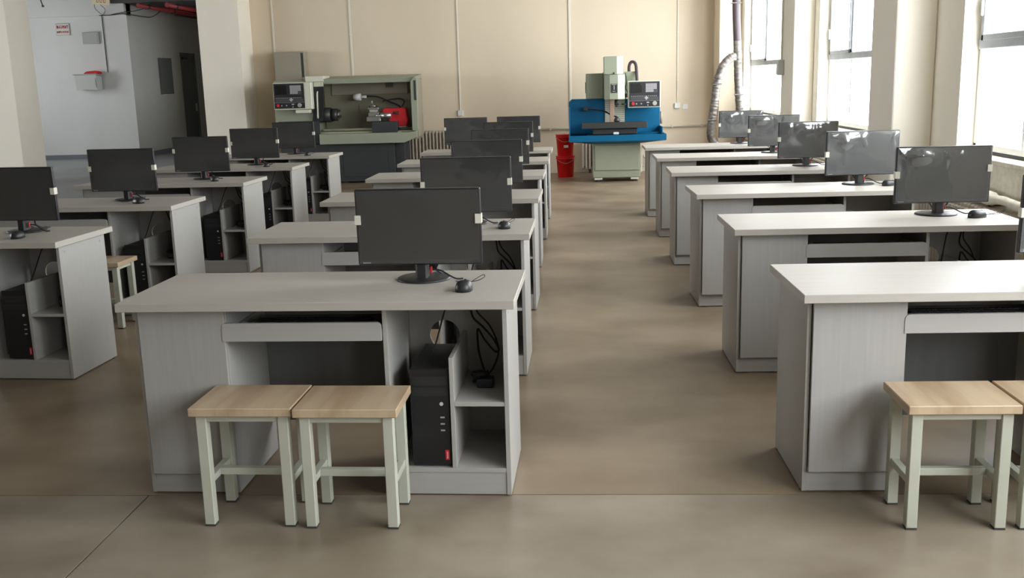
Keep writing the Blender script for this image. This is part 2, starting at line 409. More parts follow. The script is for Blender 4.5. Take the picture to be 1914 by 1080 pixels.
# ------------------------------------------------------------------ desks
W, D = 1.444, 0.586
def rounded_front(x0, x1, z0, z1, r, n=5):
    pts = [(x0, z0), (x1, z0)]
    for k in range(n+1):
        a = math.pi/2*k/n; pts.append((x1-r+r*math.cos(a), z1-r+r*math.sin(a)))
    for k in range(n+1):
        a = math.pi/2 + math.pi/2*k/n; pts.append((x0+r+r*math.cos(a), z1-r+r*math.sin(a)))
    return pts
def plate_with_hole(x0, x1, z0, z1, cx, cz, r, y0, y1, n=32):
    m = MB(); bm = m.bm
    def ray_rect(a):
        dx, dz = math.cos(a), math.sin(a); t = 1e9
        if dx > 1e-9: t = min(t, (x1-cx)/dx)
        if dx < -1e-9: t = min(t, (x0-cx)/dx)
        if dz > 1e-9: t = min(t, (z1-cz)/dz)
        if dz < -1e-9: t = min(t, (z0-cz)/dz)
        return (cx+dx*t, cz+dz*t)
    ang = sorted([2*math.pi*k/n for k in range(n)] + [math.atan2(z-cz, x-cx) % (2*math.pi) for x in (x0, x1) for z in (z0, z1)])
    N = len(ang); R = []
    for y in (y0, y1):
        inn = [bm.verts.new((cx+r*math.cos(a), y, cz+r*math.sin(a))) for a in ang]
        out = [bm.verts.new((ray_rect(a)[0], y, ray_rect(a)[1])) for a in ang]
        R.append((inn, out))
    for k in range(N):
        j = (k+1) % N
        bm.faces.new((R[0][0][k], R[0][0][j], R[0][1][j], R[0][1][k]))
        bm.faces.new((R[1][0][k], R[1][1][k], R[1][1][j], R[1][0][j]))
        f = bm.faces.new((R[0][0][k], R[1][0][k], R[1][0][j], R[0][0][j])); f.material_index = 1
        bm.faces.new((R[0][1][k], R[0][1][j], R[1][1][j], R[1][1][k]))
    bmesh.ops.recalc_face_normals(bm, faces=bm.faces[:])
    return m
def sh(m):  # shift mesh builder from corner coordinates to the desk centre
    bmesh.ops.translate(m.bm, verts=m.bm.verts[:], vec=(-W/2, -D/2, 0)); return m
FR, BK = .081, .545
def make_desk():
    r = empty('computer_desk')
    def part(name, m, *a, parent=None, **k): return sh(MB().box(*a, **k)).build(name, m, parent or r)
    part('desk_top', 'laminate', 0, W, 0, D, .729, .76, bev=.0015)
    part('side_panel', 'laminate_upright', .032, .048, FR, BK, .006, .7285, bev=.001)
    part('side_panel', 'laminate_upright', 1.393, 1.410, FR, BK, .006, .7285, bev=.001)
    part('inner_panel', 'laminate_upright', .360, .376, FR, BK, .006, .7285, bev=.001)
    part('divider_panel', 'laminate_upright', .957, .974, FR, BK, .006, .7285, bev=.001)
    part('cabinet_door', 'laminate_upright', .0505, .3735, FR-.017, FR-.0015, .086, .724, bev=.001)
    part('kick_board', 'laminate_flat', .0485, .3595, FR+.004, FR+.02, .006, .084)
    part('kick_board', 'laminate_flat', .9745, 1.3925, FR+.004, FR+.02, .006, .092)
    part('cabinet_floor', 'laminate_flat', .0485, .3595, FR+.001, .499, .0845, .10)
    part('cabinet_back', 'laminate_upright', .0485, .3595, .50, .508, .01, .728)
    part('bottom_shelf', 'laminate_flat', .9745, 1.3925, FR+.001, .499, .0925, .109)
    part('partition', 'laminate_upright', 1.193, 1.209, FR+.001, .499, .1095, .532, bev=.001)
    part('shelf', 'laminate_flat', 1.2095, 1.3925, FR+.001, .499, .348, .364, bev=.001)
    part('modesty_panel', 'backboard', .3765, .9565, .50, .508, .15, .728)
    sh(plate_with_hole(.9745, 1.3925, .0935, .728, 1.118, .513, .06, .50, .508)).build('back_panel', ['laminate_upright', 'board_core'], r)
    tray = sh(MB().prism(rounded_front(.366, .9555, .603, .671, .018), 'y', FR-.020, FR-.004)).build('keyboard_tray', 'laminate_flat', r)
    part('tray_board', 'laminate_flat', .388, .945, FR-.004, .43, .604, .617, parent=tray)
    for x in (.3765, .9455):
        part('tray_runner', 'steel_dull', x, x+.011, FR+.002, .43, .618, .640, parent=tray)
    for (x, y) in ((.34, 0), (.04, 0), (.966, 0), (1.4015, 0)):
        for yy in (FR+.03, BK-.03):
            m = MB().cyl((x, yy, 0), (x, yy, .006), .009, n=8); sh(m).build('foot', 'foot_plastic', r)
    for yy in (FR+.05, BK-.05):
        m = MB().cyl((1.4095, yy, .69), (1.4110, yy, .69), .006, n=10); sh(m).build('screw_cap', 'strut_grey', r)
    return r
desk0 = make_desk()
ORD = {1: 'front', 2: 'second', 3: 'third', 4: 'fourth', 5: 'fifth', 6: 'rearmost'}
CNAME = {'L': 'left', 'C': 'middle', 'R': 'right'}
ROWY = [3.411, 4.944, 6.468, 7.984, 9.464, 10.935]
X0 = {'C': -.2203-W, 'R': .7889, 'L': -2.6513-W}
ADJ = {('C', 1): (.016, -.011, -.024), ('C', 2): (.005, -.009, -.017), ('C', 3): (.002, -.013, -.02), ('C', 4): (-.014, .027, -.003),
       ('C', 5): (-.005, .003, -.001), ('C', 6): (-.004, .003, -.001), ('L', 2): (.01, .016, -.054), ('L', 3): (.008, -.017, -.033),
       ('L', 4): (-.003, -.012, -.031), ('L', 5): (-.011, -.034, -.024), ('L', 6): (-.004, -.025, -.036), ('R', 1): (-.002, .007, .008),
       ('R', 2): (.002, -.002, .006), ('R', 3): (0, .016, .016), ('R', 4): (-.003, .016, -.014), ('R', 5): (.002, .02, -.003), ('R', 6): (0, .017, -.001)}
DESK = {}
def where(c, r):
    """words that single out a desk: row within its column"""
    if c == 'L':
        return {2: 'nearest', 3: 'second', 4: 'third', 5: 'fourth', 6: 'rearmost'}[r], 'left column'
    return ORD[r], CNAME[c] + ' column'
first = True
for (c, r), (dx, dy, dr) in ADJ.items():
    o = desk0 if first else copy_tree(desk0); first = False
    cx, cy = X0[c] + W/2 + dx, ROWY[r-1] + D/2 + dy
    o.location = (cx, cy, 0); o.rotation_euler[2] = dr
    a, b = where(c, r)
    tag(o, 'off-white laminate computer desk, %s in the %s' % (a, b), 'desk', 'computer desks in three columns')
    DESK[(c, r)] = (cx, cy, dr)
def on_desk(c, r, lx, ly):
    """desk corner coordinates (from front left) to the hall"""
    cx, cy, dr = DESK[(c, r)]
    return rot_pt(cx, cy, dr, lx-W/2, ly-D/2), dr

# ------------------------------------------------------------------ monitors
MW, MH = .482, .294
def make_film(seed, wrinkled=False):
    rnd = random.Random(seed); m = MB(); bm = m.bm
    nx, nz = 48, 30; fw, fh = MW-.012, MH-.012
    waves = [(rnd.uniform(6, 22), rnd.uniform(6, 26), rnd.uniform(0, 6.28), rnd.uniform(.3, 1)) for _ in range(7)]
    folds = [(rnd.uniform(-.2, .2), rnd.uniform(-.25, .25), rnd.uniform(8, 22), rnd.uniform(0, 6.28), rnd.uniform(.010, .02), rnd.uniform(.003, .006), rnd.choice((.3, .25, .2)), rnd.uniform(.05, .14)) for _ in range(4)]
    humps = [(rnd.uniform(-.2, .1), rnd.uniform(.2, .28), rnd.uniform(.03, .06), rnd.uniform(.008, .016)) for _ in range(3)]
    vs = []
    for j in range(nz+1):
        for i in range(nx+1):
            x = -fw/2 + fw*i/nx; z = .006 + fh*j/nz
            a = sum(k*math.sin(wx*x + wz*z + ph) for wx, wz, ph, k in waves)*.00025
            for fx, sl, fq, ph, wd, am, zt, zl in folds:
                dd = x - fx - sl*(z-.15) - .012*math.sin(fq*z*2 + ph)
                a += am*math.exp(-(dd/wd)**2)*math.exp(-((z-zt)/zl)**2)
            for hx, hz, hr, am in humps:
                a += am*math.exp(-((x-hx)**2*.5 + (z-hz)**2)/hr**2)
            edge = min(i, nx-i, j, nz-j)
            a *= min(1, edge/4)*(1.0 if wrinkled else .12)
            vs.append(bm.verts.new((x, -.0035-abs(a), z)))
    for j in range(nz):
        for i in range(nx):
            k = j*(nx+1)+i
            f = bm.faces.new((vs[k], vs[k+1], vs[k+nx+2], vs[k+nx+1])); f.smooth = True
    return m
def make_monitor(seed, film=True, tilt=.03, wrinkled=False):
    """origin on the desk under the stand column; screen faces -y"""
    r = empty('monitor')
    MB().lathe([(.1, 0), (.105, .002), (.105, .005), (.098, .009), (.03, .013)], (0, .03, 0), 36).build('stand_base', 'black_plastic', r)
    MB().prism([(-.024, -.012), (-.016, -.020), (.016, -.020), (.024, -.012), (.022, .03), (-.022, .03)], 'z', .010, .17, bev=.001).build('stand_neck', 'black_plastic', r)
    hd = MB(); T = Matrix.Rotation(tilt, 4, 'X')
    hd.box(-MW/2, MW/2, -.036, -.014, 0, MH, .005, seg=2)
    hd.box(-.16, .16, -.0145, .006, .05, .24, .008)
    hd.box(-.05, .05, .006, .016, .03, .15, .003)
    housing = hd.build('housing', 'bezel_plastic', r)
    housing.location = (0, 0, .068); housing.rotation_euler[0] = tilt
    s = MB().box(-MW/2+.013, MW/2-.013, -.0368, -.0358, .020, MH-.013).build('screen', 'screen_glass', housing)
    text_mesh('logo_text', 'lenovo', .011, 'logo_grey', housing, Matrix.Translation((-MW/2+.034, -.0366, .010)) @ Matrix.Rotation(math.pi/2, 4, 'X'))
    if film:
        fo = make_film(seed, wrinkled).build('protective_film', 'film_loose' if wrinkled else 'film_plastic', housing); fo.location = (0, -.0372+.0035, 0)
    rnd = random.Random(seed)
    for sx in (-1, 1):
        z = MH*rnd.uniform(.42, .55); h = .036
        t = MB().box(-.011, .011, -.0425, -.0405, z, z+h)
        t.box(.0105*sx, .0125*sx+.0002*sx, -.0425, -.012, z, z+h) if sx > 0 else t.box(-.0127, -.0105, -.0425, -.012, z, z+h)
        to = t.build('tape', 'white_tape', housing); to.location[0] = sx*(MW/2-.010)
    # cables hanging from the back of the housing
    p = curve_pts([(.05, .0, .10), (.062, .02, .07), (.045, .05, .035), (.06, .10, .008), (.05, .17, .004)], 5)
    MB().tube(p, .0035, 6).build('video_cable', 'rubber', r)
    p = curve_pts([(-.05, .0, .10), (-.045, .02, .07), (-.02, .05, .045), (.01, .09, .01), (.03, .17, .004)], 5)
    MB().tube(p, .0035, 6).build('power_cable', 'rubber', r)
    MB().box(.028, .038, .004, .012, .026, .052, .002).build('cable_tag', 'red_plastic', r)
    p = curve_pts([(.036, .010, .040), (.07, .012, .036), (.11, .0, .016), (.135, -.004, .006), (.16, .0, .006)], 5)
    MB().tube(p, .0032, 6).build('usb_cable', 'rubber', r)
    return r
MON_X = {('L', 2): -3.05, ('L', 3): -3.125, ('L', 4): -3.13, ('L', 5): -3.132, ('L', 6): -3.148, ('C', 1): -.588, ('C', 2): -.566, ('C', 3): -.581, ('C', 4): -.602,
         ('C', 5): -.623, ('C', 6): -.598, ('R', 1): 1.890, ('R', 2): 1.908, ('R', 3): 1.93, ('R', 4): 1.916, ('R', 5): 1.932, ('R', 6): 1.86}
MON_ROT = {('C', 1): -.03, ('L', 2): -.06, ('L', 3): -.03, ('L', 4): -.02, ('R', 2): .0, ('R', 3): .02, ('R', 5): -.03, ('R', 4): .03}
protos = [make_monitor(s) for s in (3, 11, 23)] + [make_monitor(s, wrinkled=True) for s in (31, 47, 59)]
used = [False]*6
for i, ((c, r), x) in enumerate(MON_X.items()):
    k = 3 + (r % 3) if c == 'R' else i % 3
    o = copy_tree(protos[k]) if used[k] else protos[k]; used[k] = True
    cx, cy, dr = DESK[(c, r)]
    y = cy - D/2 + .385 + math.tan(dr)*(x-cx)
    o.location = (x, y, .7605); o.rotation_euler[2] = dr*.6 + MON_ROT.get((c, r), 0)
    a, b = where(c, r)
    tag(o, 'black flat monitor taped with film on the %s desk of the %s' % (a, b), 'monitor', 'monitors on the desks')
o = copy_tree(protos[2]); o.location = (-1.19, 11.27, .7605); o.rotation_euler[2] = .12
tag(o, 'extra dark monitor at the left end of the rearmost middle desk', 'monitor', 'monitors on the desks')

# ------------------------------------------------------------------ mice, keyboards, towers, adapters
def make_mouse():
    r = empty('mouse'); m = MB(); bm = m.bm
    # a domed oval shell, x: width, y: length
    nu, nv = 20, 7; rings = []
    for j in range(nv+1):
        t = j/nv; rr = math.cos(t*math.pi/2)**.55 if j < nv else 0.0
        zz = .006 + .031*math.sin(t*math.pi/2)
        ring = []
        for i in range(nu):
            a = 2*math.pi*i/nu
            x = .031*rr*math.copysign(abs(math.cos(a))**.8, math.cos(a)); y = .054*rr*math.copysign(abs(math.sin(a))**.85, math.sin(a))
            ring.append(bm.verts.new((x*(1-.12*(y/.054)), y, zz*(1-.18*(y/.054)) if j else 0)))
        rings.append(ring)
    for a, b in zip(rings, rings[1:]):
        for i in range(nu):
            f = bm.faces.new((a[i], a[(i+1) % nu], b[(i+1) % nu], b[i])); f.smooth = True
    bm.faces.new(rings[0][::-1])
    bmesh.ops.remove_doubles(bm, verts=bm.verts[:], dist=1e-5)
    body = m.build('shell', 'black_plastic', r)
    MB().cyl((-.004, .026, .029), (.004, .026, .029), .007, n=12).build('scroll_wheel', 'rubber', r)
    p = curve_pts([(0, .050, .012), (.006, .075, .010), (.025, .11, .018), (.052, .135, .030), (.060, .115, .026), (.035, .105, .014), (-.01, .125, .005), (-.055, .14, .004)], 6)
    MB().tube(p, .0016, 6).build('mouse_cable', 'rubber', r)
    return r
mouse0 = make_mouse(); first = True
MICE = {('C', 1): (1.246, .195, -.05), ('C', 2): (1.30, .22, .1), ('L', 2): (1.135, .17, .15), ('L', 3): (1.125, .20, .9), ('L', 4): (1.12, .21, .5), ('L', 5): (1.145, .16, .1), ('L', 6): (1.17, .12, .0),
        ('R', 2): (1.275, .27, -1.1), ('R', 3): (1.31, .28, -1.1), ('R', 4): (1.32, .27, -.9), ('R', 1): (1.32, .22, -.3)}
for (c, r), (lx, ly, rz) in MICE.items():
    o = mouse0 if first else copy_tree(mouse0); first = False
    (x, y), dr = on_desk(c, r, lx, ly)
    o.location = (x, y, .7603); o.rotation_euler[2] = rz
    a, b = where(c, r)
    tag(o, 'black wired mouse on the %s desk of the %s' % (a, b), 'mouse', 'mice on the desk tops')
def make_keyboard():
    r = empty('keyboard')
    MB().prism([(-.075, 0), (.075, 0), (.075, .022), (-.075, .012)], 'x', -.22, .22, bev=.002).build('case', 'black_plastic', r)
    m = MB()
    for row in range(6):
        y = -.066 + row*.0235; z = .0135 + (y+.075)*.0667
        n = 21
        for i in range(n):
            if row == 0 and 4 <= i <= 9: continue
            x = -.208 + i*.0208
            m.box(x-.009, x+.009, y-.009, y+.009, z-.002, z+.006)
        if row == 0: m.box(-.208+4*.0208-.009, -.208+9*.0208+.009, y-.009, y+.009, z-.002, z+.006)
    k = m.build('keys', 'key_plastic', r); k['kind'] = 'stuff'
    return r
kb0 = make_keyboard(); first = True
for (c, r) in [('C', 1), ('C', 2), ('L', 2), ('L', 3), ('L', 4), ('L', 5), ('R', 1), ('R', 2), ('R', 3), ('R', 4), ('R', 5), ('R', 6)]:
    o = kb0 if first else copy_tree(kb0); first = False
    (x, y), dr = on_desk(c, r, .665 + random.uniform(-.01, .01), .20)
    o.location = (x, y, .6175); o.rotation_euler[2] = dr
    a, b = where(c, r)
    tag(o, 'black keyboard in the pull-out tray of the %s desk, %s' % (a, b), 'keyboard', 'keyboards in the desk trays')
def make_tower():
    """front face at y=0, standing on z=0"""
    r = empty('computer_tower')
    MB().box(-.0725, .0725, .012, .37, .008, .375, .002).build('case', 'tower_metal', r)
    fr = MB().box(-.0725, .0725, 0, .0118, .006, .378, .003).build('front_panel', 'bezel_plastic', r)
    MB().box(-.066, .066, -.0012, -.0002, .315, .350, .0).build('drive_bay', 'black_plastic', fr)
    MB().box(-.066, .066, -.0012, -.0002, .275, .308, .0).build('drive_bay', 'black_plastic', fr)
    MB().cyl((.042, -.002, .245), (.042, .001, .245), .007, n=14).build('power_button', 'logo_grey', fr)
    for z in (.19, .165, .14):
        MB().box(.036, .052, -.001, .001, z, z+.006).build('port', 'strut_grey', fr)
    bd = MB().box(.050, .064, -.0015, .0002, .028, .066).build('badge', 'red_plastic', fr)
    text_mesh('badge_text', 'lenovo', .0095, 'badge_white', bd, Matrix.Translation((.057, -.0018, .047)) @ Matrix.Rotation(math.pi/2, 4, 'X') @ Matrix.Rotation(math.pi/2, 4, 'Z'))
    for x in (-.055, .055):
        for y in (.04, .33):
            MB().cyl((x, y, 0), (x, y, .008), .010, n=10).build('foot', 'rubber', r)
    p = curve_pts([(-.02, .18, .376), (.0, .20, .43), (.03, .24, .54), (.055, .26, .605)], 6)
    MB().tube(p, .0035, 6).build('cable', 'rubber', r)
    return r
tw0 = make_tower(); first = True
for (c, r) in [('C', 1), ('C', 2), ('L', 2), ('L', 3), ('L', 4), ('L', 5), ('L', 6), ('R', 1), ('R', 2)]:
    o = tw0 if first else copy_tree(tw0); first = False
    (x, y), dr = on_desk(c, r, 1.117, FR+.012)
    o.location = (x, y, .1095); o.rotation_euler[2] = dr
    a, b = where(c, r)
    tag(o, 'black tower computer inside the %s desk of the %s' % (a, b), 'computer', 'tower computers in the desks')
def make_cables():
    """loose leads hanging behind the right half of the compartment, down to the shelf (z=0 at shelf)"""
    r = empty('power_lead')
    p = curve_pts([(-.055, .02, .352), (-.052, .05, .30), (-.045, .08, .24), (-.01, .09, .20), (.03, .07, .16), (.055, .05, .12), (.04, .05, .11), (.0, .07, .15), (-.03, .09, .19), (-.03, .10, .10), (-.01, .08, .03), (0, .04, .006)], 7)
    MB().tube(p, .0042, 6).build('lead', 'rubber', r)
    p = curve_pts([(-.04, .03, .352), (-.03, .07, .27), (.02, .09, .20), (.05, .09, .11), (.03, .08, .04), (.0, .06, .006), (-.03, .03, .006)], 7)
    MB().tube(p, .0034, 6).build('lead', 'rubber', r)
    MB().box(-.02, .045, -.085, -.03, .001, .038, .006, seg=2).build('adapter', 'bezel_plastic', r)
    # a coiled bundle
    pts = []
    for k in range(70):
        a = k*.55; pts.append((-.012 + (.030+.004*math.sin(k))*math.cos(a), -.02 + .022*math.sin(a), .008 + .0006*k))
    MB().tube(pts, .0042, 6).build('coil', 'rubber', r)
    MB().box(-.004, .004, -.047, -.040, .02, .03, .001).build('wire_tie', 'badge_white', r)
    return r
cb0 = make_cables(); first = True
for (c, r) in [('C', 1), ('C', 2), ('L', 2), ('L', 3), ('L', 4), ('L', 5), ('L', 6), ('R', 2)]:
    o = cb0 if first else copy_tree(cb0); first = False
    (x, y), dr = on_desk(c, r, 1.292, .33)
    o.location = (x, y, .3645); o.rotation_euler[2] = dr
    a, b = where(c, r)
    tag(o, 'bundle of black power leads inside the %s desk of the %s' % (a, b), 'cables', 'power leads on the desk shelves')

# ------------------------------------------------------------------ stools
def make_stool():
    r = empty('stool'); SW, SD, T = .36, .275, .44
    MB().box(-SW/2, SW/2, -SD/2, SD/2, T-.03, T, .0025).build('seat', 'seat_wood', r)
    lx, ly, q = SW/2-.018-.018, SD/2-.018-.018, .018
    for sx in (-1, 1):
        for sy in (-1, 1):
            lg = MB().box(sx*lx-q, sx*lx+q, sy*ly-q, sy*ly+q, .006, T-.0305, .002).build('leg', 'stool_metal', r)
            MB().box(sx*lx-q, sx*lx+q, sy*ly-q, sy*ly+q, 0, .0055).build('foot_cap', 'foot_plastic', lg)
    for sy in (-1, 1):
        MB().box(-lx+q, lx-q, sy*ly-.012, sy*ly+.012, T-.055, T-.031, .0015).build('apron_rail', 'stool_metal', r)
    for sx in (-1, 1):
        MB().box(sx*lx-.012, sx*lx+.012, -ly+q, ly-q, T-.055, T-.031, .0015).build('apron_rail', 'stool_metal', r)
        MB().box(sx*lx-.013, sx*lx+.013, -ly+q, ly-q, .150, .176, .0015).build('stretcher', 'stool_metal', r)
    MB().box(-lx+.013, lx-.013, -.013, .013, .150, .176, .0015).build('stretcher', 'stool_metal', r)
    return r
st0 = make_stool(); first = True
for x, y, rz, lab in [(-1.147, 3.325, -.02, 'wooden-topped square stool at the middle front desk, the left one'),
                      (-.780, 3.307, -.02, 'wooden-topped square stool before the knee space of the middle front desk'),
                      (1.258, 3.300, .0, 'wooden-topped square stool in front of the right front desk, fully visible'),
                      (1.628, 3.300, .0, 'wooden-topped square stool cut off by the right picture edge'),
                      (-3.085, 6.26, -.03, 'wooden-topped square stool half hidden behind the nearest left desk')]:
    o = st0 if first else copy_tree(st0); first = False
    o.location = (x, y, 0); o.rotation_euler[2] = rz
    tag(o, lab, 'stool', 'square wooden stools')

# ------------------------------------------------------------------ radiators, pipes, conduits, sockets
def radiator(x, y, rz, n, z0, h, label, pitch=.057):
    """column radiator along local x, back towards +y"""
    r = empty('radiator', (x, y, 0), rz, label, 'radiator', 'cast iron radiators')
    me = None
    for i in range(n):
        if me is None:
            m = MB(); w = .015
            m.box(-w, w, -.065, -.030, z0+.03, z0+h-.03, .008); m.box(-w, w, .030, .065, z0+.03, z0+h-.03, .008)
            m.box(-.0275, .0275, -.045, .045, z0+h-.05, z0+h, .012); m.box(-.0275, .0275, -.045, .045, z0, z0+.05, .012)
            s = m.build('section', 'radiator_paint', r); me = s.data
        else:
            s = bpy.data.objects.new('section', me); COL.objects.link(s); s.parent = r
        s.location[0] = (i-(n-1)/2)*pitch
    L = n*pitch/2
    for sx in (-1, 1):
        MB().box(sx*L*.7-.02, sx*L*.7+.02, -.05, .05, 0, z0+.004).build('foot', 'iron', r)
    MB().tube([(L-.03, 0, z0+.03), (L+.06, 0, z0+.03), (L+.07, .0, z0+.04), (L+.07, .0, z0+.16)], .014, 10).build('feed_pipe', 'pipe_paint', r)
    MB().cyl((L+.07, 0, z0+.16), (L+.07, 0, z0+.21), .024, n=12).build('valve', 'conduit_white', r)
    return r
radiator(-2.05, 16.50, 0, 23, .12, .63, 'ribbed pale radiator on the back wall right of the lathe')
radiator(.62, 16.50, 0, 17, .06, .48, 'low ribbed radiator behind the blue milling machine')
radiator(2.52, 6.55, math.radians(90), 26, .10, .58, 'ribbed radiator under the nearest window at the right')
radiator(2.52, 9.9, math.radians(90), 24, .10, .58, 'ribbed radiator under the window between the pillars')

# heating pipe with clips along the back wall and a lumpy lagged pipe above the right radiator
hp = empty('heating_pipe', (0, 16.56, .72), 0, 'thin horizontal heating pipe clipped along the back wall', 'pipe')
MB().tube([(-1.2, 0, 0), (2.2, 0, 0)], .016, 10).build('pipe', 'pipe_paint', hp)
for x in (-1.1, -.36, .0, 1.35, 1.62, 2.1): MB().box(x-.015, x+.015, -.02, .038, -.022, .022, .003).build('pipe_clip', 'pipe_paint', hp)
lp = empty('heating_pipe', (2.53, 0, .735), 0, 'plastered heating pipe below the nearest window sill', 'pipe')
rr = random.Random(5); pts = [(0, 4.4 + .06*k, .004*math.sin(k)) for k in range(58)]; rad = [.026 + (rr.uniform(0, .02) if 28 < k < 46 else rr.uniform(0, .003)) for k in range(58)]
MB().tube(pts, .03, 10, rfun=lambda i: rad[i]).build('pipe', 'plaster', lp)
for y in (4.7, 6.2, 7.5): MB().box(-.02, .085, y-.015, y+.015, -.05, -.024, .003).build('pipe_bracket', 'iron', lp)
tag(MB().box(WALL_X-.012, WALL_X-.0005, 4.16, 7.77, 0, .918, .002).build('trim_2', 'plaster'), 'rough scuffed plaster below the nearest window sill', 'plaster', kind='structure')

def conduit(x, y, z0, z1, label, box=True, r=.011):
    c = empty('conduit', (x, y, z0), 0, label, 'conduit', 'wall conduits')
    MB().box(-r, r, -.016, 0, 0, z1-z0, .003).build('channel', 'conduit_white', c)
    for z in (.35, 1.1, 1.9):
        if z < z1-z0-.1: MB().box(-r-.006, r+.006, -.018, 0, z, z+.02, .002).build('saddle', 'conduit_white', c)
    if box: MB().box(-.045, .045, -.035, 0, -.09, 0, .005).build('socket_box', 'frame_white', c)
WY = BACK_Y-.001
conduit(-4.86, WY, 1.3, CEIL_Z-.01, 'pale vertical conduit on the wall behind the lathe cabinet', False, .014)
conduit(-3.58, WY, 1.2, CEIL_Z-.01, 'pale vertical conduit on the wall above the lathe', False, .018)
conduit(-1.83, WY, 1.06, CEIL_Z-.01, 'vertical conduit ending in a socket above the extra monitor', True, .012)
conduit(-.02, WY, .76, CEIL_Z-.01, 'vertical conduit on the wall left of the milling machine', False, .018)
conduit(1.705, WY, 1.09, CEIL_Z-.01, 'thin vertical conduit with a socket right of the milling machine', True, .007)
so = MB().box(1.79, 1.875, WY-.012, WY, .985, 1.07, .004).build('wall_socket', 'frame_white'); tag(so, 'white wall socket beside the thin conduit box', 'socket')
eb = empty('junction_box', (2.399, 11.93-.06, 1.49), 0, 'grey junction box with conduit on the far window pillar', 'box')
MB().box(-.055, 0, -.16, -.01, 0, .17, .006).build('box_body', 'box_pale', eb)
MB().box(-.062, -.0555, -.15, -.02, .01, .16, .002).build('box_lid', 'box_pale', eb)
MB().box(-.02, 0, -.062, -.038, .17, 2.38, .002).build('channel', 'conduit_white', eb)

# ------------------------------------------------------------------ ventilation hoses
def hose(name, ctrl, r, label, mats, split=None):
    p = curve_pts(ctrl, 10)
    # resample evenly
    out = [p[0]]; acc = 0; step = .012
    for a, b in zip(p, p[1:]):
        L = (b-a).length; t = step-acc
        while t <= L: out.append(a+(b-a)*(t/L)); t += step
        acc = L-(t-step)
    e = empty(name, tuple(ctrl[-1]), 0, label, 'hose', 'ventilation hoses')
    off = Vector(ctrl[-1]); out = [q-off for q in out]
    rnd = random.Random(len(ctrl))
    def ribs(seg, m, nm, smooth):
        MB().tube(seg, r, 14, rfun=lambda i: r*(1.0 if i % 2 else (.9 if not smooth else .95)) + (rnd.uniform(-.004, .006) if smooth else 0)).build(nm, m, e)
    if split:
        k = next((i for i, q in enumerate(out) if q.z+off.z < split), len(out)//2)
        ribs(out[:k+1], mats[0], 'ribbed_hose', False); ribs(out[k:], mats[1], 'film_wrapped_hose', True)
    else: ribs(out, mats[0], 'film_wrapped_hose', True)
    for f in (.35, .7):
        q = out[int(len(out)*f)]; MB().box(q.x-r-.008, q.x+r+.008, q.y-r-.008, q.y+r+.008, q.z-.006, q.z+.006, .003).build('strap', 'duct_film', e)
hose('ventilation_hose', [(2.45, 15.5, 3.88), (2.45, 15.5, 2.62), (2.475, 15.5, 2.02), (2.50, 15.5, 1.45), (2.53, 15.5, 1.0), (2.54, 15.5, .5), (2.54, 15.45, .08)], .062, 'dark hanging hose in the corner, film-wrapped on its lower half', ['hose_dark', 'duct_film'], 2.02)
hose('ventilation_hose', [(2.43, 15.40, 1.77), (2.36, 15.38, 1.755), (2.25, 15.36, 1.64), (2.17, 15.36, 1.42), (2.13, 15.36, 1.1), (2.09, 15.36, .8), (2.085, 15.36, .62), (2.13, 15.36, .52), (2.2, 15.34, .45)], .062, 'curved film-wrapped branch hose bending down in the corner', ['duct_film'])

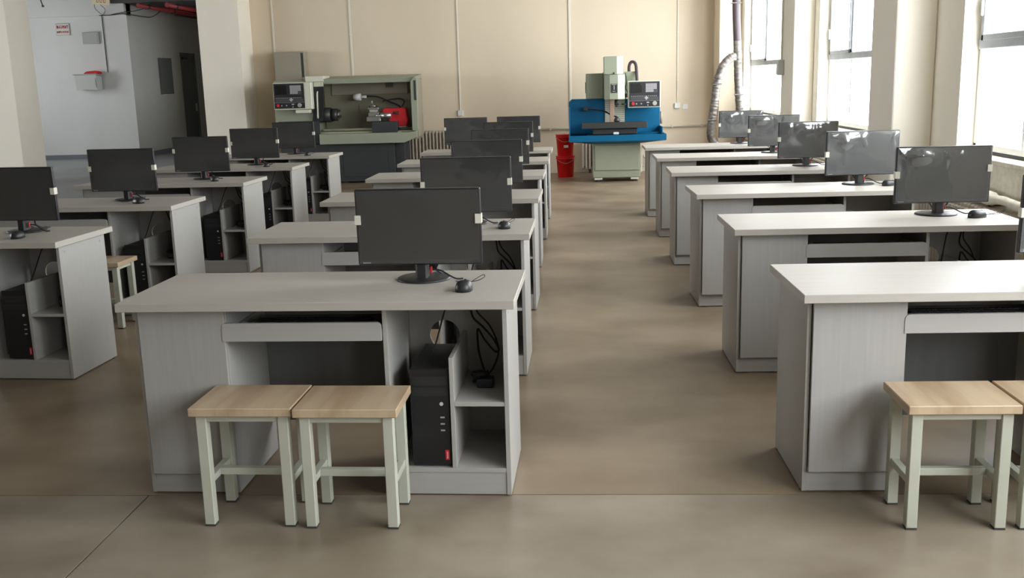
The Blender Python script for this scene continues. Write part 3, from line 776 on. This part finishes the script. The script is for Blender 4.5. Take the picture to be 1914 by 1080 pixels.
# ------------------------------------------------------------------ CNC control panel faces (shared by the two machines)
def control_face(parent, x0, x1, z0, z1, y):
    """black operator panel in the plane y (facing -y)"""
    w, h = x1-x0, z1-z0
    f = MB().box(x0, x1, y-.006, y, z0, z1, .002).build('operator_panel', 'panel_black', parent)
    yy = y-.0065
    MB().box(x0+.05*w, x0+.42*w, yy-.002, yy, z0+.56*h, z0+.93*h).build('display', 'screen_glass', f)
    kx0, kx1, kz0, kz1 = x0+.54*w, x0+.90*w, z0+.58*h, z0+.92*h
    MB().box(kx0-.008, kx1+.008, yy-.001, yy, kz0-.008, kz1+.008).build('keypad_plate', 'panel_grey', f)
    m = MB()
    for i in range(7):
        for j in range(6):
            if i > 4 and j < 2: continue
            a = kx0+(kx1-kx0)*i/7; b = kz0+(kz1-kz0)*j/6
            m.box(a+.002, a+(kx1-kx0)/7-.002, yy-.006, yy-.001, b+.002, b+(kz1-kz0)/6-.002)
    q = m.build('keys', 'keypad_grey', f); q['kind'] = 'stuff'
    m = MB()
    for i in range(14): m.box(x0+(.06+.062*i)*w, x0+(.095+.062*i)*w, yy-.003, yy, z0+.415*h, z0+.435*h)
    q = m.build('indicator_row', 'keypad_grey', f); q['kind'] = 'stuff'
    MB().box(x0+.05*w, x1-.04*w, yy-.0015, yy, z0+.27*h, z0+.39*h).build('button_strip', 'panel_grey', f)
    cx, cz = x0+.56*w, z0+.35*h; s = .028
    m = MB(); m.box(cx-s, cx+s, yy-.006, yy, cz-.010, cz+.010, .002); m.box(cx-.010, cx+.010, yy-.0065, yy, cz-s, cz+s, .002)
    m.build('jog_keys', 'keypad_grey', f)
    MB().box(x0+.01*w, x1-.01*w, yy-.0012, yy, z0+.235*h, z0+.243*h).build('divider_line', 'keypad_grey', f)
    MB().cyl((x0+.13*w, yy-.030, z0+.13*h), (x0+.13*w, yy, z0+.13*h), .022, n=16).build('emergency_stop', 'red_plastic', f)
    for t in (.24, .40):
        MB().cyl((x0+t*w, yy-.014, z0+.12*h), (x0+t*w, yy, z0+.12*h), .010, n=12).build('push_button', 'keypad_grey', f)
    MB().box(x0+.57*w, x0+.65*w, yy-.010, yy, z0+.14*h, z0+.19*h, .002).build('push_button', 'keypad_grey', f)
    MB().cyl((x0+.61*w, yy-.014, z0+.06*h), (x0+.61*w, yy, z0+.06*h), .009, n=12).build('push_button', 'keypad_grey', f)
    MB().cyl((x0+.83*w, yy-.022, z0+.125*h), (x0+.83*w, yy, z0+.125*h), .030, .034, n=20).build('rotary_knob', 'steel_dull', f)
    return f

# ------------------------------------------------------------------ lathe
def build_lathe():
    ox, oy = -3.5, 15.75
    r = empty('lathe', (ox, oy, 0), 0, 'grey-green enclosed machine lathe with red tailstock by the back wall', 'lathe')
    X = lambda v: v-ox
    Yv = lambda v: v-oy
    def P(name, m, x0, x1, y0, y1, z0, z1, bev=.004, parent=None, **k):
        return MB().box(X(x0), X(x1), Yv(y0), Yv(y1), z0, z1, bev, **k).build(name, m, parent or r)
    P('base_cabinet', 'machine_dark', -4.58, -2.78, 15.62, 16.25, .02, .615)
    P('base_end', 'machine_dark', -2.778, -2.63, 15.68, 16.22, .02, .612)
    for x in (-4.5, -3.6, -2.75): P('foot', 'iron', x-.05, x+.05, 15.66, 15.76, 0, .02, 0)
    P('base_hatch', 'machine_dark', -3.6, -2.9, 15.612, 15.619, .10, .50, .002)
    # chip trough (front lip with a sloped right end)
    m = MB().prism([(X(-3.93), .618), (X(-2.60), .618), (X(-2.40), .70), (X(-2.40), .795), (X(-2.52), .775), (X(-3.93), .775)], 'y', Yv(15.50), Yv(15.62), bev=.004)
    m.build('chip_trough', 'machine_green', r)
    P('trough_floor', 'machine_inner', -3.93, -2.42, 15.622, 16.2, .66, .70)
    # enclosure: back, top bar, right post, right side
    P('enclosure_back', 'machine_inner', -3.98, -2.40, 16.20, 16.25, .70, 1.60)
    hood = MB().prism([(Yv(15.62), 1.54), (Yv(15.60), 1.615), (Yv(16.25), 1.66), (Yv(16.25), 1.60)], 'x', X(-3.99), X(-2.40), bev=.003)
    hood.build('top_bar', 'machine_green', r)
    m = MB().prism([(X(-2.475), .796), (X(-2.395), .796), (X(-2.375), 1.58), (X(-2.42), 1.612), (X(-2.475), 1.54)], 'y', Yv(15.56), Yv(15.66), bev=.003)
    m.build('right_post', 'machine_green', r)
    P('enclosure_side', 'machine_pale', -2.44, -2.395, 15.665, 16.2, .70, 1.58)
    P('side_slot', 'machine_dark', -2.424, -2.392, 15.552, 15.559, 1.26, 1.56, 0)
    P('inner_shade_panel', 'machine_pale', -3.85, -2.62, 16.17, 16.198, 1.36, 1.55)
    P('inner_door', 'machine_inner', -3.42, -3.40, 16.18, 16.198, .72, 1.2, .002)
    m = MB()
    for i in range(7): m.box(X(-2.97)+.018*i, X(-2.97)+.018*i+.008, Yv(16.163), Yv(16.169), 1.46, 1.54)
    m.build('vent_slots', 'machine_dark', r)
    # headstock housing
    m = MB().prism([(X(-4.66), .62), (X(-4.0), .62), (X(-4.0), 1.57), (X(-4.08), 1.60), (X(-4.64), 1.60)], 'y', Yv(15.66), Yv(16.25), bev=.006)
    m.build('headstock_housing', 'machine_green', r)
    P('housing_foot', 'machine_dark', -4.60, -3.95, 15.655, 15.662, .622, .98, 0)
    P('top_cap', 'machine_cream', -4.12, -3.83, 15.60, 16.0, 1.575, 1.665, .008)
    P('name_plate', 'machine_cream', -3.99, -3.84, 15.58, 15.60, 1.505, 1.572, .002)
    # sliding door, black, curved
    pts = []
    for k in range(9):
        t = k/8; pts.append((X(-4.04 + .05*math.sin(t*math.pi*.5)), .98 + .52*t))
    pts2 = [(p[0]+.165-.02*i/8, p[1]) for i, p in enumerate(pts)]
    dr = MB().prism(pts + pts2[::-1], 'y', Yv(15.575), Yv(15.60)).build('sliding_door', 'panel_black', r)
    MB().tube([(X(-3.93), Yv(15.565), 1.43), (X(-3.935), Yv(15.55), 1.40), (X(-3.945), Yv(15.55), 1.05), (X(-3.95), Yv(15.565), 1.02)], .013, 8).build('handle', 'machine_cream', dr)
    # operator panel box on an arm
    pb = P('control_box', 'machine_cream', -4.585, -3.99, 15.42, 15.56, 1.165, 1.575, .01)
    control_face(pb, X(-4.575), X(-4.10), 1.185, 1.562, Yv(15.418))
    P('control_shelf', 'machine_cream', -4.26, -4.04, 15.44, 15.56, 1.11, 1.16, .004)
    P('panel_arm', 'machine_green', -4.35, -4.15, 15.56, 15.66, 1.25, 1.5)
    # electrical cabinet behind
    cb = P('electrical_cabinet', 'machine_pale', -4.79, -4.295, 16.27, 16.52, 1.2, 2.065, .004)
    P('cabinet_door', 'machine_pale', -4.775, -4.35, 16.255, 16.268, 1.58, 2.05, .003, parent=cb)
    P('door_gap', 'machine_dark', -4.335, -4.305, 16.262, 16.269, 1.66, 2.04, 0, parent=cb)
    P('cabinet_stand', 'machine_pale', -4.76, -4.32, 16.29, 16.50, 0, 1.199, .003)
    # bed, chuck, carriage, tool post, tailstock
    P('bed', 'bed_steel', -3.95, -2.50, 15.86, 15.90, .805, .84, .003)
    P('bed', 'bed_steel', -3.95, -2.50, 15.70, 15.73, .769, .80, .003)
    P('bed_body', 'machine_dark', -3.95, -2.50, 15.69, 16.0, .70, .768, 0)
    m = MB(); m.cyl((X(-3.995), Yv(15.85), 1.06), (X(-3.80), Yv(15.85), 1.06), .115, n=28); m.cyl((X(-3.80), Yv(15.85), 1.06), (X(-3.70), Yv(15.85), 1.06), .098, n=28)
    ck = m.build('chuck', 'iron', r)
    for k in range(3):
        a = math.pi/2+k*2*math.pi/3; cy_, cz_ = Yv(15.85)+.06*math.cos(a), 1.06+.06*math.sin(a)
        MB().box(X(-3.70), X(-3.655), cy_-.02, cy_+.02, cz_-.02, cz_+.02, .003).build('chuck_jaw', 'iron', ck)
    MB().cyl((X(-3.70), Yv(15.85), 1.06), (X(-3.685), Yv(15.85), 1.06), .03, n=16).build('spindle_bore', 'steel_dull', ck)
    P('carriage', 'machine_dark', -3.12, -2.72, 15.63, 15.98, .775, .945)
    tp = P('cross_slide', 'steel', -3.21, -2.99, 15.68, 15.92, .948, 1.02, .006)
    P('tool_turret', 'steel', -3.185, -3.02, 15.71, 15.87, 1.02, 1.085, .006, parent=tp)
    P('tool_turret', 'steel_dull', -3.165, -3.04, 15.72, 15.86, 1.086, 1.13, .004, parent=tp)
    P('tool_turret', 'steel', -3.185, -3.02, 15.71, 15.87, 1.131, 1.16, .004, parent=tp)
    MB().cyl((X(-3.10), Yv(15.79), 1.16), (X(-3.10), Yv(15.79), 1.20), .03, n=16).build('turret_cap', 'steel', tp)
    for x in (-3.16, -3.045):
        MB().cyl((X(x), Yv(15.73), 1.16), (X(x), Yv(15.73), 1.185), .013, n=8).build('clamp_bolt', 'iron', tp)
    m = MB().prism([(X(-2.93), 1.06), (X(-2.60), 1.06), (X(-2.585), .90), (X(-2.60), .86), (X(-2.84), .86), (X(-2.84), .94), (X(-2.95), 1.0), (X(-2.97), 1.12), (X(-2.93), 1.145), (X(-2.61), 1.145), (X(-2.60), 1.06)][::-1] if False else
                   [(X(-2.84), .863), (X(-2.60), .863), (X(-2.575), .95), (X(-2.605), 1.145), (X(-2.93), 1.145), (X(-2.965), 1.11), (X(-2.92), 1.0), (X(-2.86), .97)], 'y', Yv(15.74), Yv(15.98), bev=.008)
    tl = m.build('tailstock', 'red_plastic', r)
    m = MB(); zz = 1.045
    for i, (dx, ww) in enumerate(((0, .012), (.018, .012), (.034, .010), (.050, .012), (.068, .010), (.082, .010))):
        m.box(X(-2.80)+dx, X(-2.80)+dx+ww, Yv(15.737), Yv(15.7405), zz, zz+.05)
    m.box(X(-2.80)+.068, X(-2.80)+.092, Yv(15.737), Yv(15.7405), zz+.04, zz+.05); m.box(X(-2.80)+.0, X(-2.80)+.03, Yv(15.737), Yv(15.7405), zz+.02, zz+.03)
    m.build('lettering', 'machine_dark', tl)
    m = MB(); m.cyl((X(-2.99), Yv(15.70), 1.035), (X(-2.82), Yv(15.70), 1.035), .042, n=18); m.cyl((X(-3.06), Yv(15.70), 1.035), (X(-2.99), Yv(15.70), 1.035), .02, n=14)
    m.build('quill', 'steel', tl)
    P('tailstock_foot', 'steel_dull', -2.86, -2.60, 15.76, 15.96, .842, .862, .003, parent=tl)
    P('drain_pipe', 'machine_cream', -2.88, -2.66, 15.635, 15.68, .745, .78, .006)
    # work lamp on a gooseneck
    MB().cyl((X(-3.455), Yv(15.98), 1.325), (X(-3.34), Yv(15.98), 1.325), .055, n=20).build('lamp_head', 'frame_white', r)
    MB().cyl((X(-3.34), Yv(15.98), 1.325), (X(-3.25), Yv(15.98), 1.325), .022, n=12).build('lamp_socket', 'frame_white', r)
    MB().tube(curve_pts([(X(-3.25), Yv(15.98), 1.335), (X(-3.08), Yv(16.0), 1.32), (X(-2.90), Yv(16.03), 1.24), (X(-2.74), Yv(16.06), 1.16), (X(-2.70), Yv(16.08), 1.02)], 6), .013, 8).build('gooseneck', 'rubber', r)
    MB().tube(curve_pts([(X(-3.0), Yv(16.0), 1.25), (X(-2.85), Yv(16.0), 1.275), (X(-2.72), Yv(16.02), 1.28), (X(-2.66), Yv(16.03), 1.24), (X(-2.70), Yv(16.05), 1.16)], 6), .010, 8).build('coolant_hose', 'rubber', r)
    MB().cyl((X(-3.17), Yv(15.98), 1.22), (X(-3.17), Yv(15.98), 1.26), .012, n=8).build('nozzle', 'frame_white', r)
build_lathe()

# ------------------------------------------------------------------ milling machine
def build_mill():
    ox, oy = .65, 15.1
    r = empty('milling_machine', (ox, oy, 0), 0, 'pale green milling machine with a blue tray and splash guard', 'milling machine')
    X = lambda v: v-ox
    Yv = lambda v: v-oy
    def P(name, m, x0, x1, y0, y1, z0, z1, bev=.004, parent=None, **k):
        return MB().box(X(x0), X(x1), Yv(y0), Yv(y1), z0, z1, bev, **k).build(name, m, parent or r)
    P('base', 'machine_green', .30, 1.0, 14.95, 15.60, .06, .565, .008)
    P('base_panel', 'machine_green', .33, .98, 14.935, 14.949, .17, .54, .004)
    for x in (.32, .86):
        for y in (14.96, 15.48):
            P('foot_block', 'machine_cream', x, x+.12, y, y+.10, .03, .059, .002)
            MB().cyl((X(x+.06), Yv(y+.05), 0), (X(x+.06), Yv(y+.05), .03), .045, .03, n=14).build('foot', 'iron', r)
    # hopper tray
    m = MB(); bm = m.bm
    lo = [(.28, 14.90), (1.02, 14.90), (1.02, 15.55), (.28, 15.55)]; hi = [(-.05, 14.70), (1.36, 14.70), (1.36, 15.62), (-.05, 15.62)]
    rings = []
    for pts, z in ((lo, .566), (hi, .612), (hi, .70)): rings.append([bm.verts.new((X(x), Yv(y), z)) for x, y in pts])
    ins = [(-.035, 14.715), (1.345, 14.715), (1.345, 15.605), (-.035, 15.605)]
    for z in (.70, .625): rings.append([bm.verts.new((X(x), Yv(y), z)) for x, y in ins])
    for a, b in zip(rings, rings[1:]):
        for k in range(4): bm.faces.new((a[k], a[(k+1) % 4], b[(k+1) % 4], b[k]))
    bm.faces.new(rings[0][::-1]); bm.faces.new(rings[-1])
    bmesh.ops.recalc_face_normals(bm, faces=bm.faces[:])
    m.build('coolant_tray', 'machine_blue', r)
    # splash guard panels
    MB().prism([(X(-.045), .701), (X(.49), .701), (X(.49), 1.215), (X(.0), 1.215), (X(-.045), 1.17)], 'y', Yv(15.30), Yv(15.32), bev=.002).build('splash_guard', 'machine_blue', r)
    MB().prism([(X(.80), .701), (X(1.315), .701), (X(1.315), 1.20), (X(.80), 1.20)], 'y', Yv(15.30), Yv(15.32), bev=.002).build('splash_guard', 'machine_blue', r)
    P('splash_side', 'machine_blue', -.045, -.03, 14.80, 15.30, .701, 1.10, .002)
    P('splash_side', 'machine_blue', 1.30, 1.315, 14.80, 15.30, .701, .80, .002)
    # column behind, way covers, head
    P('column', 'machine_green', .47, .82, 15.33, 15.62, .626, 1.60, .006)
    m = MB()
    for i in range(17):
        z = .74+i*.029; m.box(X(.495), X(.79), Yv(15.283), Yv(15.299), z, z+.021)
    wc = m.build('way_cover', 'machine_cream', r); wc['kind'] = 'stuff'
    P('electrical_box', 'machine_green', .215, .469, 15.24, 15.62, 1.217, 1.585, .005)
    P('box_hinge', 'machine_dark', .204, .214, 15.30, 15.36, 1.3, 1.46, 0)
    P('motor_box', 'machine_green', .822, 1.005, 15.36, 15.6, 1.22, 1.60, .005)
    # spindle head: chamfered box, upper and lower halves
    up = [(.475, 14.80), (.655, 14.80), (.75, 14.92), (.75, 15.28), (.475, 15.28)]
    MB().prism([(X(x), Yv(y)) for x, y in up], 'z', 1.562, 1.818, bev=.005).build('head_cover', 'machine_green', r)
    lw = [(.475, 14.82), (.55, 14.775), (.668, 14.775), (.772, 14.90), (.772, 15.28), (.475, 15.28)]
    hd = MB().prism([(X(x), Yv(y)) for x, y in lw], 'z', 1.205, 1.558, bev=.005).build('spindle_head', 'machine_green', r)
    MB().box(X(.566), X(.657), Yv(14.768), Yv(14.774), 1.30, 1.43, .001).build('name_plate', 'panel_black', hd)
    m = MB(); m.box(X(.606), X(.618), Yv(14.766), Yv(14.7678), 1.345, 1.405); m.box(X(.578), X(.645), Yv(14.766), Yv(14.7678), 1.415, 1.422); m.box(X(.59), X(.63), Yv(14.766), Yv(14.7678), 1.318, 1.326)
    m.build('plate_mark', 'keypad_grey', hd)
    P('indicator', 'iron', .60, .622, 14.785, 14.80, 1.565, 1.59, .002)
    # spindle parts below
    P('spindle_guard', 'tan_film', .555, .615, 14.95, 15.01, .876, 1.204, .004)
    MB().cyl((X(.66), Yv(15.0), 1.12), (X(.66), Yv(15.0), 1.204), .03, n=16).build('spindle', 'iron', r)
    MB().cyl((X(.66), Yv(15.0), 1.09), (X(.66), Yv(15.0), 1.12), .02, n=12).build('tool_holder', 'iron', r)
    MB().tube([(X(.73), Yv(15.02), 1.13), (X(.80), Yv(15.02), 1.125)], .010, 8).build('coolant_nozzle', 'iron', r)
    # table and saddle
    tb = P('work_table', 'iron', .14, 1.09, 14.82, 15.12, .79, .872, .004)
    for y in (14.88, 14.96, 15.04): MB().box(X(.141), X(1.089), Yv(y), Yv(y+.015), .8725, .874).build('table_slot', 'machine_dark', tb)
    P('saddle', 'iron', .30, .95, 14.88, 15.20, .70, .789, .01)
    P('saddle_base', 'iron', .22, .90, 14.90, 15.22, .6255, .699, .01)
    P('way_wiper', 'frame_white', .60, .68, 14.855, 14.88, .70, .735, .006)
    MB().lathe([(.035, 0), (.05, .02), (.03, .06), (.012, .075)], (X(.66), Yv(14.98), .8745), 16).build('vise_knob', 'iron', r)
    # work lamp
    P('lamp_head', 'iron', .17, .24, 15.15, 15.22, 1.045, 1.105, .006)
    MB().tube(curve_pts([(X(.24), Yv(15.18), 1.07), (X(.36), Yv(15.16), 1.055), (X(.48), Yv(15.14), 1.03), (X(.60), Yv(15.08), .965), (X(.66), Yv(15.02), .95)], 6), .011, 8).build('gooseneck', 'rubber', r)
    # hose arch
    MB().tube(curve_pts([(X(.865), Yv(15.45), 1.59), (X(.868), Yv(15.45), 1.68), (X(.895), Yv(15.44), 1.735), (X(.94), Yv(15.43), 1.735), (X(.965), Yv(15.41), 1.69), (X(.97), Yv(15.34), 1.60), (X(.97), Yv(15.2), 1.44)], 8), .023, 10).build('cable_hose', 'hose_dark', r)
    MB().tube(curve_pts([(X(.80), Yv(15.25), 1.58), (X(.815), Yv(15.24), 1.45), (X(.805), Yv(15.24), 1.36), (X(.83), Yv(15.2), 1.3)], 6), .008, 6).build('cable', 'rubber', r)
    P('limit_switch', 'iron', .785, .82, 15.22, 15.26, 1.22, 1.28, .003)
    # operator panel
    pb = P('control_box', 'machine_cream', .825, 1.30, 15.0, 15.16, 1.075, 1.462, .006)
    control_face(pb, X(.84), X(1.287), 1.088, 1.448, Yv(14.998))
    P('panel_arm', 'machine_green', .95, 1.1, 15.162, 15.30, 1.205, 1.3, .004)
    MB().tube([(X(1.33), Yv(15.35), .98), (X(1.34), Yv(15.35), 1.0), (X(1.34), Yv(15.36), .82)], .018, 8).build('drain_hose', 'machine_pale', r)
    P('side_pipe', 'frame_white', 1.02, 1.035, 15.1, 15.115, .12, .50, .003)
build_mill()

# ------------------------------------------------------------------ buckets
def bucket(z, label, tilt=0):
    r = empty('bucket', (-.115, 15.88, z), 0, label, 'bucket', 'red plastic buckets')
    MB().lathe([(.118, 0), (.122, .004), (.140, .285), (.150, .287), (.151, .30), (.143, .302), (.146, .318), (.152, .32), (.152, .331), (.144, .333), (.02, .334)], (0, 0, 0), 32).build('pail', 'bucket_red', r)
    pts = [(.153*math.cos(a), .153*math.sin(a)*.2-.152, .292-.10*math.sin(math.pi*(a-math.pi)/math.pi)*-1*0-.05*math.sin(k/12*math.pi)) for k, a in [(k, math.pi+math.pi*k/12) for k in range(13)]]
    MB().tube([(-.150+.300*k/12, -.03-.128*math.sin(k/12*math.pi), .292-.07*math.sin(k/12*math.pi)) for k in range(13)], .003, 6).build('wire_handle', 'steel_dull', r)
    return r
bucket(0.0, 'lower red plastic bucket standing on the floor by the milling machine')
b2 = bucket(.3345, 'upper red plastic bucket stacked on the other bucket')
MB().box(-.02, .05, -.1395, -.1365, .13, .17, .001).build('paper_label', 'sign_paper', b2)

# ------------------------------------------------------------------ far wall things
def far(name, label, cat, x, z, y=FY-.001): return empty(name, (x, y, z), 0, label, cat)
s = far('wall_sign', 'small white sign with red lettering on the far wall', 'sign', -11.52, 2.93)
MB().box(-.16, .16, -.02, 0, -.13, .13, .003).build('frame', 'box_grey', s)
MB().box(-.148, .148, -.022, -.0202, -.118, .118).build('sheet', 'sign_paper', s)
rr = random.Random(2)
for row, z in ((0, .015), (1, -.085)):
    for i in range(6):
        m = MB(); x = -.135+i*.046; hh = .085 if row == 0 else .055
        for k in range(3): m.box(x+.013*k, x+.013*k+.006, -.0235, -.0222, z, z+hh*rr.uniform(.7, 1))
        for k in range(2): m.box(x, x+.036, -.0235, -.0222, z+hh*rr.uniform(.1, .8), z+hh*rr.uniform(.1, .8)+.008)
        m.build('red_character', 'sign_ink', s)
s = far('wall_panel', 'flat grey metal panel high on the far wall', 'panel', -10.88, 2.72)
MB().box(-.19, .19, -.05, 0, -.13, .13, .006).build('panel_body', 'box_grey', s)
MB().box(-.165, .165, -.056, -.0505, -.105, .105, .003).build('panel_door', 'box_grey', s)
s = far('wall_box', 'open-topped grey metal box hung on the far wall', 'box', -10.97, 1.57)
MB().prism([(-.02, 0), (-.02, .30), (-.30, .33), (-.27, 0)], 'x', -.26, .24, bev=.004).build('box_body', 'box_pale', s)
MB().prism([(0, .305), (0, .325), (-.32, .357), (-.32, .337)], 'x', -.29, .26, bev=.002).build('box_lid', 'box_grey', s)
MB().box(.20, .215, -.30, -.285, .05, .26, .002).build('door_edge', 'box_grey', s)
t = MB().prism([(-.17, .0), (.17, .0), (.18, .05), (.10, .06), (-.10, .045)], 'y', -.12, .06, bev=.004).build('red_cloth', 'bucket_red')
t.location = (-10.86, FY-.15, 1.922); t.rotation_euler[0] = -.10
tag(t, 'folded red object lying on the grey wall box', 'cloth')
c = far('conduit', 'pale conduit running down the far wall to the grey box', 'conduit', -10.60, 1.95); c['group'] = 'wall conduits'
MB().box(-.015, .015, -.03, 0, 0, 1.25, .003).build('channel', 'white_wall', c)
MB().box(.0155, .022, -.02, 0, 0, 1.25).build('cable', 'iron', c)
sg = empty('hanging_sign', (-10.43, 22.5, 3.42), 0, 'pale yellow hanging sign with red letters at the upper edge', 'sign')
MB().box(-.20, .20, -.008, .008, 0, .30, .002, rot=Matrix.Rotation(.08, 3, 'Y')).build('board', 'sign_yellow', sg)
for i, x in enumerate((-.10, -.02, .06)):
    m = MB(); z = .045-.006*i; m.box(x, x+.05, -.0105, -.0085, z, z+.012); m.box(x, x+.010, -.0105, -.0085, z, z+.13); m.box(x+.042, x+.05, -.0105, -.0085, z+.02, z+.13); m.box(x, x+.05, -.0105, -.0085, z+.12, z+.13)
    m.build('red_letter', 'sign_ink', sg)
MB().tube([(-.12, 0, .30), (-.12, 0, .479)], .006, 6).build('hanger_rod', 'iron', sg); MB().tube([(.12, 0, .28), (.12, 0, .479)], .006, 6).build('hanger_rod', 'iron', sg)
MB().tube(curve_pts([(-.16, 0, .02), (-.17, .05, -.08), (-.10, .1, -.17), (-.05, .14, -.21), (.02, .12, -.10), (-.03, .02, .0)], 5), .006, 6).build('loose_wire', 'iron', sg)
hw = empty('loose_cable', (-10.5, 22.66, 3.2), 0, 'loose black cable along the top of the far wall into the corridor', 'cable')
MB().tube(curve_pts([(-.08, .0, .0), (.2, -.01, .0), (.47, -.02, .02), (.62, .1, .0), (.8, .6, -.03), (.72, 1.2, .06), (.62, 1.8, .20)], 6), .010, 6).build('cable', 'iron', hw)
MB().tube(curve_pts([(.2, -.01, .01), (.5, -.03, .05), (.65, .3, .10), (.7, .9, .22)], 6), .008, 6).build('cable', 'iron', hw)
rd = empty('hanging_rod', (-11.72, 22.4, 3.42), 0, 'short dark rod hanging above the far white wall', 'rod')
MB().tube([(0, 0, 0), (-.03, 0, .12), (-.05, 0, .479)], .014, 8).build('rod', 'iron', rd)
MB().box(-.02, .025, -.02, .02, -.02, .02, .004).build('rod_end', 'iron', rd)
pn = empty('wall_panel', (CX+.001, 24.66, 1.42), 0, 'tall narrow grey panel on the corridor wall', 'panel')
MB().box(0, .07, -.34, .34, 0, .87, .005).build('panel_body', 'door_grey', pn)
MB().box(.0705, .078, -.31, .31, .03, .84, .003).build('panel_door', 'door_grey', pn)
MB().box(.01, .06, -.30, .30, -.012, -.0005).build('light_strip', 'frame_white', pn)
MB().box(0, .016, -.02, .02, .87, 1.9).build('channel', 'grey_wall', pn)
for x, z, rad_, lab in ((-9.55, 3.37, .045, 'red sprinkler pipe running under the dark corridor ceiling'), (-8.9, 3.36, .05, 'second red sprinkler pipe deeper under the corridor ceiling')):
    p = empty('sprinkler_pipe', (x, 22.4, z), 0, lab, 'pipe', 'red sprinkler pipes')
    MB().tube([(0, 0, 0), (0, 6.9, 0)], rad_, 12).build('pipe', 'pipe_red', p)
    for y in (.5, 2.0, 3.5, 5.0): MB().box(-.06, .06, y-.02, y+.02, -.055, .078, .004).build('pipe_hanger', 'iron', p)
bm_ = MB().box(-9.68, -9.62, 24.8, 29.4, 3.30, 3.449, .004).build('cable_tray', 'ceiling_dark'); tag(bm_, 'dark cable tray along the corridor ceiling', 'cable tray')
